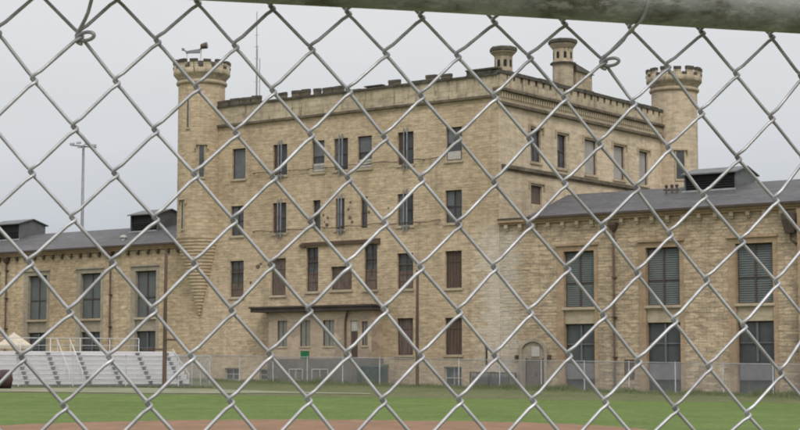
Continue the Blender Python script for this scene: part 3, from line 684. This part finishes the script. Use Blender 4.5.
# arched door
dx0,dx1=1.75,3.45
dr=MB(); n=14; c=(dx0+dx1)/2; zs=2.45; ro=.85+.22; ri=.85
def arc(rx,rz,k): a=pi*k/n; return c+rx*cos(pi-a), zs+rz*sin(a)
for k in range(n):
    (a0,b0),(a1,b1)=arc(ri,.62,k),arc(ri,.62,k+1); (c0,d0),(c1,d1)=arc(ro,.84,k),arc(ro,.84,k+1)
    dr.hexa([(a0,.045,b0),(a1,.045,b1),(a1,-.10,b1),(a0,-.10,b0),(c0,.045,d0),(c1,.045,d1),(c1,-.10,d1),(c0,-.10,d0)])
dr.box((dx0-.22,-.10,-.6),(dx0,.045,zs)); dr.box((dx1,-.10,-.6),(dx1+.22,.045,zs))
da=dr.build('door_surround',M['conc'],RW)
s=MB(); s.poly([(dx0,.03,-.5),(dx1,.03,-.5)]+[(arc(ri,.62,k)[0],.03,arc(ri,.62,k)[1]) for k in range(n,-1,-1)]); s.build('door_panel',M['conc'],da)
s=MB(); s.box((dx0+.35,-.03,-.3),(dx1-.12,.028,1.95)); d_=s.build('door',M['door'],da)
s=MB(); s.box((dx1-.12,-.06,-.3),(dx1-.03,.028,2.0)); s.box((dx0+.28,-.06,-.3),(dx0+.35,.028,2.0)); s.build('door_frame',M['frame'],da)
s=MB(); s.box((dx0+1.0,-.06,.85),(dx0+1.15,-.03,1.1)); s.build('handle',M['frame'],d_)
s=MB(); s.box((dx0+.72,-.02,2.1),(dx0+1.3,.028,2.75)); s.build('transom_window',M['white'],da)
for x in (dx0-.42,dx1+.4):
    s=MB(); s.box((x-.08,-.16,1.95),(x+.08,.045,2.2)); s.build('wall_lamp',M['frame'],da)

# ------------------------------------------------------------------ lamp rig on the tower
rg=empty('floodlight_rig',W(-27.0,-.9,24.44),R(6)); tag(rg,'grey lamp head and bracket on two pale legs on top of the left tower','floodlight')
for x0,x1,zt_ in ((-.55,-.50,.70),(.50,.56,.95)):
    mb=MB(); mb.tube([(x0,-.12,0),(x1,0,zt_)],.045,8); mb.tube([(x0-.03,.22,0),(x1,0,zt_)],.035,8); mb.build('leg',M['white'],rg)
mb=MB(); mb.hexa([(-.62,-.09,.62),(.48,-.09,.66),(.48,.09,.66),(-.62,.09,.62),(-.62,-.09,.78),(.48,-.09,.98),(.48,.09,.98),(-.62,.09,.78)]); mb.build('bracket',M['ant'],rg)
mb=MB(); mb.tube([(-.55,0,.74),(-.74,0,.86)],.05,8); mb.hexa([(-.92,-.09,.84),(-.70,-.09,.80),(-.70,.09,.80),(-.92,.09,.84),(-.92,-.09,1.02),(-.70,-.09,.97),(-.70,.09,.97),(-.92,.09,1.02)]); mb.build('sensor',M['ant'],rg)
mb=MB(); mb.tube([(.42,0,.90),(.62,0,1.12)],.07,8); mb.tube([(.50,.06,1.16),(.58,.04,1.18),(.86,-.04,1.24),(.98,-.08,1.25)],[.12,.20,.245,.25],16); mb.build('lamp_head',M['ledge'],rg)
mb=MB(); mb.tube([(.982,-.08,1.25),(1.0,-.085,1.253)],.215,16); mb.build('lens',M['glass'],rg)
# plinth under it is part of tower
mb=MB(); mb.lathe((-27,0),[(1.45,23.5),(1.45,24.36),(1.2,24.44),(.02,24.44)],24,0,False); mb.build('tower_hatch',M['cap'],TL)

# ------------------------------------------------------------------ far chain link fence in front of the building
def far_fence(name,label,pts,h,top=True,posts_every=3.05,mesh=True):
    root=empty(name,(0,0,0)); tag(root,label,'fence')
    p0=Vector((pts[0][0],pts[0][1],gz(*pts[0]))); root.location=p0
    segs=[]; L=0
    for a,b in zip(pts,pts[1:]):
        l=sqrt((b[0]-a[0])**2+(b[1]-a[1])**2); segs.append((L,L+l,a,b)); L+=l
    def at(s,z):
        for s0,s1,a,b in segs:
            if s<=s1 or (s0,s1,a,b)==segs[-1]:
                f=(s-s0)/(s1-s0); x=a[0]+(b[0]-a[0])*f; y=a[1]+(b[1]-a[1])*f
                return Vector((x,y,gz(x,y)+z))-p0
    n=int(L/posts_every)
    for k in range(n+1):
        s=k*L/n; mb=MB(); mb.tube([at(s,-.2),at(s,h+.03)],.03,8); mb.sphere(at(s,h+.04),.04,4); mb.build('post',M['fgalv'],root)
    mb=MB(); q=int(L/1.5); mb.tube([at(k*L/q,h) for k in range(q+1)],.026,6); mb.build('top_rail',M['fgalv'],root)
    mb=MB(); mb.tube([at(k*L/q,.05) for k in range(q+1)],.008,4,cap=False); 
    st=.07; r=.0030; k=0; 
    m=int((L+h)/st)
    for k in range(-int(h/st),int(L/st)):
        for sgn in (1,-1):
            s0=k*st; s1=s0+h
            a0,a1=(s0,s1) if sgn>0 else (s1,s0)
            z0,z1=.04,h
            A,B=a0,a1
            # clip to 0..L
            def cl(A,B,z0,z1):
                out=[(A,z0),(B,z1)]
                res=[]
                for i,(s,z) in enumerate(out):
                    o=out[1-i]
                    if s<0: f=(0-s)/(o[0]-s); res.append((0,z+(o[1]-z)*f))
                    elif s>L: f=(L-s)/(o[0]-s); res.append((L,z+(o[1]-z)*f))
                    else: res.append((s,z))
                return res
            if max(A,B)<=0 or min(A,B)>=L: continue
            (A,za),(B,zb)=cl(A,B,z0,z1)
            P,Q=at(A,za),at(B,zb)
            base=len(mb.v); nn=Vector((0,-r,0)); uu=Vector((0,0,r*1.4))
            mb.v+= [tuple(P+nn),tuple(P+uu),tuple(P-uu),tuple(Q+nn),tuple(Q+uu),tuple(Q-uu)]
            for f in ((0,1,4,3),(1,2,5,4),(2,0,3,5)): mb.f.append([base+i for i in f]); mb.m.append(0); mb.u.append([(0,0)]*4); mb.sm.append(False)
    mb.build('chain_link_mesh',M['fgalv'],root)
    return root
fp=[]
for x in (-30,-24,-17,-9,0,9,18,27,36):
    p=W(x,-2.6 if x<-5 else -2.2); fp.append((p.x,p.y))
far_fence('field_fence','long low galvanised chain link fence along the foot of the stone building','x' and fp,1.82)
bp=[(-30,93.5),(-23,97.5),(-16,101.5),(-11.2,103.8)]
p=W(-30,-2.6); bp2=bp+[(p.x+.3,p.y-.3)]
far_fence('bleacher_fence','low chain link fence in front of the white bleachers',bp2,1.85)

# wooden poles
for k,(x,y,h,lab) in enumerate([(-4.32,-3.3,7.6,'slim brown wooden pole before the middle of the building'),(None,None,7.9,'brown wooden pole at the right end of the bleachers')]):
    if x is not None: q=WG(x,y)
    else: q=Vector((-13.75,101.3,gz(-13.75,101.3)))
    o=empty('utility_pole',q); tag(o,lab,'pole')
    mb=MB(); mb.tube([(0,0,-.4),(0,0,h*.5),(.02,0,h)],[.12 if k==0 else .14,.11,.095],10); mb.build('pole_shaft',M['pole'],o)
    mb=MB(); mb.tube([(0,0,h),(0,0,h+.05)],[.10,.06],10)
    if k==1: mb.box((-.1,-.12,h*.35),(.75,-.06,h*.35+.1))
    mb.build('pole_fitting',M['rust'],o)

# green cabinet
q=WG(-9.3,-2.0+.35); o=empty('utility_cabinet',q,BA); tag(o,'dark green metal cabinet behind the fence beside the porch','cabinet')
mb=MB(); mb.box((-1.0,-.45,-.1),(1.0,.45,1.15)); mb.build('cabinet_body',M['greenbox'],o)
mb=MB(); mb.hexa([(-1.05,-.5,1.15),(1.05,-.5,1.15),(1.05,.5,1.15),(-1.05,.5,1.15),(-1.05,-.5,1.22),(1.05,-.5,1.22),(1.0,.45,1.36),(-1.0,.45,1.36)]); mb.build('lid',M['greenbox'],o)
mb=MB(); mb.box((-.96,-.475,0),(-.03,-.452,1.1)); d=mb.build('door',M['greenbox'],o); mb=MB(); mb.box((-.16,-.50,.5),(-.11,-.476,.7)); mb.build('handle',M['frame'],d)
mb=MB(); mb.box((.03,-.475,0),(.96,-.452,1.1)); d=mb.build('door',M['greenbox'],o); mb=MB(); mb.box((.11,-.50,.5),(.16,-.476,.7)); mb.build('handle',M['frame'],d)
# low wire crates by the corner
for k,(x0,lab) in enumerate([(-1.55,'leftmost grey wire cage panel standing at the building corner'),(.05,'middle grey wire cage panel between the corner and the arched door'),]):
    q=WG(x0,-1.2); o=empty('wire_cage',q,BA); tag(o,lab,'cage','grey wire cages by the corner')
    w_=1.45
    mb=MB()
    for a in (0,w_):
        for b in (0,.8): mb.box((a-.03,b-.03,0),(a+.03,b+.03,1.0))
    for z in (.06,.94):
        mb.box((.03,-.03,z),(w_-.03,.03,z+.06)); mb.box((.03,.77,z),(w_-.03,.83,z+.06)); mb.box((-.03,.03,z),(.03,.77,z+.06)); mb.box((w_-.03,.03,z),(w_+.03,.77,z+.06))
    mb.build('cage_frame',M['frame'],o)
    mb=MB()
    for i in range(1,20): 
        x=i*w_/20; mb.box((x-.008,-.02,.1),(x+.008,0,.95)); mb.box((x-.008,.8,.1),(x+.008,.82,.95))
    for i in range(1,12):
        z=.1+i*.07; mb.box((.03,-.03,z),(w_-.03,-.02,z+.012))
    mb.build('cage_mesh',M['ant'],o)
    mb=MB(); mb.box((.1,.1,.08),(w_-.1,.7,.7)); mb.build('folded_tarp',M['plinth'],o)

# ------------------------------------------------------------------ bleachers
bl_o=Vector((-12.9,106.3,0)); ang=atan2(.36,.93)
bl_o.z=gz(bl_o.x,bl_o.y)+.02
bl=empty('bleachers',bl_o,ang); tag(bl,'long white aluminium bleachers with stepped rows and a back guard rail','bleachers')
BL=17.0; rows=7; rise=.285; run=.62
for r_ in range(rows):
    y0=r_*run; z=.12+rise*(r_+1)
    mb=MB(); x=-BL
    while x<0:
        L=min(4.2,-x); mb.box((x+.005,y0,z-.05),(x+L-.005,y0+.28,z)); x+=L
    mb.build('seat_plank',M['alu'],bl)
    mb=MB(); mb.box((-BL,y0+.29,z-.30),(0,y0+run-.01,z-.26)); mb.box((-BL,y0+.02,z-.26),(0,y0+.045,z-.06),1); mb.build('foot_plank',[M['alu'],M['alud']],bl)
mb=MB()
for k in range(9):
    x=-BL+k*BL/8; x=min(x,-.05)
    for r_ in range(rows): mb.box((x-.03,r_*run+.05,-.3),(x+.03,r_*run+.11,.12+rise*(r_+1)-.3))
    mb.hexa([(x-.03,.0,-.02),(x+.03,.0,-.02),(x+.03,rows*run,-.02+.0),(x-.03,rows*run,0),(x-.03,0,.06),(x+.03,0,.06),(x+.03,rows*run,.06),(x-.03,rows*run,.06)])
mb.box((-BL,-.05,.0),(0,.0,.13))
mb.build('frame',M['darkstep'],bl)
for k in range(9):
    xa=-.55-k*1.86
    if xa<-BL+.5: break
    mb=MB()
    for r_ in range(rows):
        z=.12+rise*(r_+1); y0=r_*run
        mb.box((xa-.13,y0-.08,z-.13),(xa+.13,y0-.001,z-.055)); mb.box((xa-.05,y0-.06,z-.26),(xa+.10,y0-.02,z-.18))
    mb.hexa([(xa-.02,0,-.02),(xa+.02,0,-.02),(xa+.02,(rows-1)*run-.04,rise*(rows-1)+.16),(xa-.02,(rows-1)*run-.04,rise*(rows-1)+.16),(xa-.02,-.04,.3),(xa+.02,-.04,.3),(xa+.02,(rows-1)*run-.06,rise*(rows-1)+.3),(xa-.02,(rows-1)*run-.06,rise*(rows-1)+.3)])
    mb.build('aisle_step',M['darkstep'],bl)
zt=.12+rise*rows; yb=rows*run
mb=MB(); 
mb.tube([(-BL,yb,zt+.85),(-2.2,yb,zt+.85)],.028,6); mb.tube([(-BL,yb,zt+.40),(-2.2,yb,zt+.40)],.02,6)
n=8
for k in range(n+1):
    x=-BL+(BL-2.2)*k/n; mb.tube([(x,yb,zt-.3),(x,yb,zt+.85)],.025,6)
mb.build('guard_rail',M['rail'],bl)
mb=MB(); mb.box((-BL,yb-.02,zt-.08),(0,yb+.03,zt+.03)); mb.box((-BL,yb-.0,zt-2),(0,yb+.02,zt-.09)); mb.build('back_board',M['alud'],bl)
mb=MB(); mb.box((-2.0,yb-.05,zt+.12),(-.4,yb+.02,zt+.2)); mb.box((-1.3,yb-.02,zt),(-1.2,yb+.02,zt+.12)); mb.build('back_bracket',M['rust'],bl)
for xa in (-7.4,-6.6):
    mb=MB(); mb.tube([(xa,yb-.2,zt+.8),(xa+.05,yb*.5,zt*.5+.85),(xa+.1,.3,.95),(xa+.1,.3,.1)],.028,6)
    for f in (.95,.65,.35): mb.tube([(xa+.05,yb*f,zt*f-.1),(xa+.05,yb*f,zt*f+.85)],.022,6)
    mb.build('handrail',M['rail'],bl)
mb=MB(); mb.tube([(-.02,yb,zt+.2),(-.02,.1,.75),(-.02,.1,.0)],.024,6); mb.tube([(-.02,yb*.5,zt*.5-.2),(-.02,yb*.5,zt*.5+.45)],.02,6); mb.build('end_rail',M['rail'],bl)

# rolled tarp at the left
tp=Vector((-21.5,95.8,0)); tp.z=gz(tp.x,tp.y); o=empty('rolled_tarp',tp,R(205)); tag(o,'dark maroon rolled field tarp at the left end of the bleachers','tarp')
mb=MB(); prof=[]
for k in range(13): 
    y=k*.35; mb_r=.52+.03*sin(k*2.1)
    prof.append((y,mb_r))
mb.tube([(y,0,.53) for y,_ in prof],[r for _,r in prof],18); mb.build('tarp_roll',M['tarp'],o)
mb=MB(); mb.tube([(-.12,0,.53),(-.002,0,.53)],.1,10); mb.tube([(4.21,0,.53),(4.5,0,.53)],.1,10); mb.build('core_tube',M['frame'],o)
# canopy tent behind bleachers
tq=Vector((-25.3,113.5,0)); tq.z=gz(tq.x,tq.y); o=empty('canopy_tent',tq,R(15)); tag(o,'tan peaked canopy tent behind the left end of the bleachers','tent')
mb=MB(); a=1.15; zt_=2.35
for p,q in (((-a,-a),(a,-a)),((a,-a),(a,a)),((a,a),(-a,a)),((-a,a),(-a,-a))):
    mb.poly([(p[0],p[1],zt_),(q[0],q[1],zt_),(0,0,3.25)]); mb.poly([(p[0],p[1],zt_-.2),(q[0],q[1],zt_-.2),(q[0],q[1],zt_),(p[0],p[1],zt_)])
mb.build('tent_roof',M['tan'],o)
for x in (-a,a):
    for y in (-a,a): mb=MB(); mb.tube([(x*.97,y*.97,0),(x*.97,y*.97,zt_)],.03,6); mb.build('leg',M['ant'],o)

# floodlight mast beyond the left wing
fx=-183/1000.*168; o=empty('floodlight_mast',(-31.0,168,0)); tag(o,'tall thin floodlight mast rising behind the left wing roof','light mast')
mb=MB(); mb.tube([(0,0,-.5),(0,0,12),(0,0,23.0)],[.22,.17,.12],10); mb.build('mast',M['ant'],o)
mb=MB(); mb.tube([(-1.3,0,23.0),(1.3,0,22.75)],.06,6); mb.tube([(-.5,-.4,22.7),(.5,.4,22.9)],.05,6); mb.build('crossarm',M['ant'],o)
for k,(x,z) in enumerate([(-1.1,23.1),(-.45,23.2),(.35,23.1),(1.05,22.95)]):
    mb=MB(); mb.hexa([(x-.2,-.35,z-.16),(x+.2,-.35,z-.16),(x+.2,.1,z-.05),(x-.2,.1,z-.05),(x-.2,-.3,z+.02),(x+.2,-.3,z+.02),(x+.2,.1,z+.16),(x-.2,.1,z+.16)]); mb.build('floodlight',M['ant'],o)

# rough grass and weeds along the fences
mb=MB()
def blade(x,y,h,w):
    z=gz(x,y); a=random.uniform(0,pi); l=random.uniform(-.3,.3)*h
    mb.v+=[(x-w*cos(a),y-w*sin(a),z-.02),(x+w*cos(a),y+w*sin(a),z-.02),(x+l,y+random.uniform(-.2,.2)*h,z+h)]
    n=len(mb.v); mb.f.append([n-3,n-2,n-1]); mb.m.append(0); mb.u.append([(0,0)]*3); mb.sm.append(False)
for k in range(16000):
    x=random.uniform(-32,24); c=sin(x*1.3)+sin(x*2.9+1)+sin(x*.37)
    y=-2.6+random.gauss(0,.45); p=W(x,y)
    if random.random()<.5+.2*c: blade(p.x,p.y,random.uniform(.08,.30)+max(0,c)*.10,.02)
for k in range(5000):
    t_=random.random(); x=-30+t_*18.8; y=93.5+(x+30)*.55+random.gauss(0,.2); blade(x,y,random.uniform(.05,.2),.02)
for k in range(9000):
    x=random.uniform(-30,24); y=random.uniform(-7,-.4); p=W(x,y); blade(p.x,p.y,random.uniform(.05,.18),.025)
tag(mb.build('weeds',M['blade']),'ragged uncut grass and weeds along the foot of the far fence','grass',kind='stuff')

# ------------------------------------------------------------------ near chain link fence
TH=.26442745; FX,FY,FZ=.01912,1.41285,1.66380; HW=.0315635; HH=.036; TILT=.08214
D="""-1:3,-2,-1;5,0,-1;7,-2,-2;9,-1,-3;11,-1,-3;13,0,-4;15,0,-2;17,-2,-3;19,2,-3;21,6,-3
0:2,2,3;4,0,1;6,0,0;8,0,1;10,0,0;12,-1,1;14,0,3;16,4,3;18,0,1;20,2,-3
1:1,-1,1;3,0,2;5,1,0;7,0,0;9,0,3;11,-1,1;13,0,3;15,-1,5;17,-1,3;19,-1,-3;21,3,-5
2:2,0,0;4,0,0;6,2,0;8,0,1;10,-1,1;12,-1,3;14,-1,4;16,-1,2;18,-1,1;20,1,-6
3:1,0,-1;3,1,0;5,1,1;7,1,1;9,0,2;11,-1,3;13,-1,2;15,-2,3;17,0,1;19,-1,-4;21,4,-6
4:2,1,0;4,2,1;6,1,1;8,1,1;10,-1,2;12,-1,2;14,-2,3;16,0,3;18,-2,-2;20,2,-7
5:1,1,1;3,1,2;5,2,2;7,0,2;9,0,3;11,-2,2;13,-2,3;15,-1,3;17,-1,0;19,-1,-5;21,2,-6
6:2,1,-1;4,2,1;6,1,1;8,0,2;10,-1,3;12,-1,2;14,-3,2;16,-1,0;18,0,-4;20,1,-8
7:1,-2,0;3,1,0;5,1,1;7,0,3;9,0,3;11,-2,2;13,-2,2;15,-1,3;17,-2,-2;19,-1,-7;21,3,-12
8:2,-1,-1;4,0,0;6,1,2;8,0,3;10,-2,2;12,-1,2;14,-1,1;16,-1,0;18,-1,-6;20,2,-11"""
BEND={}
for ln in D.split('\n'):
    r,q=ln.split(':')
    for s_ in q.split(';'):
        c_,a,b=map(int,s_.split(',')); BEND[(int(r),c_)]=(a/1000.,b/1000.)
def bend(r,c):
    if (r,c) in BEND: return BEND[(r,c)]
    rc=max(-1,min(8,r)); cc=max(1,min(21,c))
    if (rc+cc)%2: cc+= 1 if cc<11 else -1
    a,b=BEND.get((rc,cc),(0,0)); f=math.exp(-(abs(r-rc)+abs(c-cc))/6.)
    rnd=random.Random(r*131+c); return (a*f+rnd.uniform(-1,1)*.001*(1-f), b*f+rnd.uniform(-1,1)*.001*(1-f))
A1=Vector((cos(TH),sin(TH),0)); A2=Vector((0,TILT,1)); NN=A1.cross(A2).normalized()   # towards the camera
def FP(s,t,o=0): return A1*s+A2*t+NN*o
fence=empty('chain_link_fence',(FX,FY,0)); tag(fence,'near galvanised chain link fence filling the whole view under a mossy top pipe','fence')
def node(r,c):
    a,b=bend(r,c); return ((c-11)*HW+a, -(r-4)*HH+b)
RB=int((FZ-.03)/HH)+4; RT=-2
mb=MB(); WR=.00150; dd=.0021
C0,C1=-29,52
for c in range(C0,C1):
    ctrl=[]
    for r in range(RT,RB+1):
        left=((r+c)%2==0)          # this wire sits at column c on these rows, at c+1 on the others
        s,t=node(r,c if left else c+1)
        sx=-.0019 if left else .0019       # the two hooked wires cross past each other
        tz=.0011 if left else -.0011
        # directions to the neighbours
        def unit(r2):
            s2,t2=node(r2,(c+1) if left else c); d=Vector((s2-s,t2-t)); return d.normalized()
        up=unit(r-1) if r>RT else None; dn=unit(r+1) if r<RB else None
        e=.0050
        # front (+) on '/' strokes, back (-) on '\' strokes
        fu= dd if left else -dd; fd=-dd if left else dd
        if up is not None:
            ctrl.append((s+sx*.35+up.x*e*1.7,t+tz*.5+up.y*e*1.7,fu)); ctrl.append((s+sx*1.0+up.x*e*.62,t+tz+up.y*e*.62,fu*1.05))
        ctrl.append((s+sx*1.35,t+tz,0))
        if dn is not None:
            ctrl.append((s+sx*1.0+dn.x*e*.62,t+tz+dn.y*e*.62,fd*1.05)); ctrl.append((s+sx*.35+dn.x*e*1.7,t+tz*.5+dn.y*e*1.7,fd))
    near = -1<=c<=24
    # one round of corner cutting
    for _ in range(1):
        q=[ctrl[0]]
        for a,b in zip(ctrl,ctrl[1:]):
            if (Vector(a)-Vector(b)).length>.02: q+= [a,b]
            else: q+=[tuple(a[i]*.75+b[i]*.25 for i in range(3)),tuple(a[i]*.25+b[i]*.75 for i in range(3))]
        q.append(ctrl[-1]); ctrl=q
    mb.tube([FP(s,t,o)+Vector((0,0,FZ)) for s,t,o in ctrl],WR,8 if near else 5)
mb.build('chain_link_mesh',M['wire'],fence)
tr=.1968; ro=.0275; rr=.0235
s0,s1=(C0-11)*HW,(C1-11)*HW
Z=Vector((0,0,FZ))
mb=MB(); mb.tube([FP(s0+(s1-s0)*k/40,tr+.0006*sin(k*.7),ro)+Z for k in range(41)],rr,32); mb.build('top_rail',M['pipe'],fence)
for s in (s0,s1):
    p=FP(s,0,ro)+Z; b=FP(s,-FZ,ro)+Z; t_=FP(s,tr+.06,ro)+Z
    mb=MB(); mb.tube([b,t_],.03,16); mb.sphere(t_,.034,6); mb.build('post',M['pipe'],fence)
# tie wires
def tie(r,c,ds,side):
    s,t=node(r,c); pts=[]
    # loop round the joint
    for k in range(19):
        a=radians_=2*pi*k/14.+(2.6); pts.append((s+.0035+.0066*cos(a), t-.001-.00020*k+.0036*sin(a), .0052*sin(a*1.0+1.2)+.0040))
    top=tr-rr
    s2=s+ds
    path=list(pts)
    e=pts[0]
    up=[(s2-ds*.35,t+(top-t)*.5,.010),(s2-ds*.05,top-.004,.012)]
    wrap=[]
    for k in range(9):
        a=-pi/2+pi*k/8.*1.05
        # round the camera side of the pipe: offset grows with cos, height with sin
        wrap.append((s2+.0006*k,tr+(rr+.0018)*sin(a),ro+(rr+.0018)*cos(a)))
    chain=[*reversed(path),*up,*wrap]
    m=MB()
    P=[FP(*q)+Z for q in chain]
    # smooth
    Q=[P[0]]
    for a,b in zip(P,P[1:]): Q+=[a*.75+b*.25,a*.25+b*.75]
    Q.append(P[-1]); m.tube(Q,.0015,8); m.build('tie_wire',M['wire'],fence)
tie(0,2,.0065,1); tie(0,16,.019,1)
for c in (-12,30,44): tie(0,c,.015,1)

# ------------------------------------------------------------------ camera, light, world
cam=bpy.data.cameras.new('camera'); co=bpy.data.objects.new('camera',cam); COL.objects.link(co); S.camera=co
cam.sensor_width=36; cam.lens=36*1728/800.; cam.clip_start=.05; cam.clip_end=6000
pitch=math.atan(150/1728.)
co.location=(0,0,1.55); co.rotation_euler=(pi/2+pitch,0,0)
cam.dof.use_dof=True; cam.dof.focus_distance=2.85; cam.dof.aperture_fstop=42
sun=bpy.data.lights.new('sun','SUN'); so=bpy.data.objects.new('sun',sun); COL.objects.link(so)
sun.energy=1.25; sun.angle=R(18); sun.color=(1,.965,.91)
sd=Vector((.15,-.62,.77)).normalized(); so.rotation_euler=sd.to_track_quat('Z','Y').to_euler(); so.location=(20,-20,60)
w=bpy.data.worlds.new('World'); S.world=w; w.use_nodes=True; t=w.node_tree; t.nodes.clear()
out=N(t,'ShaderNodeOutputWorld'); bg=N(t,'ShaderNodeBackground'); t.links.new(bg.outputs[0],out.inputs[0])
sky=N(t,'ShaderNodeTexSky',sky_type='NISHITA'); sky.sun_disc=False; sky.sun_elevation=math.asin(sd.z); sky.sun_rotation=atan2(sd.x,sd.y)
hs=N(t,'ShaderNodeHueSaturation'); hs.inputs['Saturation'].default_value=.15; t.links.new(sky.outputs[0],hs.inputs['Color'])
g=N(t,'ShaderNodeTexCoord').outputs['Generated']; sx=N(t,'ShaderNodeSeparateXYZ'); t.links.new(g,sx.inputs[0])
# overcast deck: brighter overhead than at the horizon, with soft low-contrast cloud
nz=noise(t,vmul(t,g,(1,1,3.5)),2.2,5,.55)
el=math_(t,'ADD',math_(t,'MAXIMUM',sx.outputs[2],0),math_(t,'MULTIPLY',math_(t,'SUBTRACT',nz,.5),.17))
deck=ramp(t,el,[(0.0,(4.2,4.6,5.2)),(.06,(4.6,4.95,5.45)),(.13,(6.05,6.25,6.5)),(.23,(6.9,7.0,7.15)),(.6,(11.5,11.5,11.5)),(1.0,(14.5,14.5,14.5))])
deckn=deck.node
mixed=mixc(t,.93,hs.outputs[0],deck)
t.links.new(mixed,bg.inputs[0]); bg.inputs[1].default_value=.1
S.view_settings.view_transform='Standard'; S.view_settings.look='None'; S.view_settings.exposure=.13; S.view_settings.gamma=1; S.view_settings.use_curve_mapping=False
S.render.engine='CYCLES'
S.render.resolution_x=1024; S.render.resolution_y=550
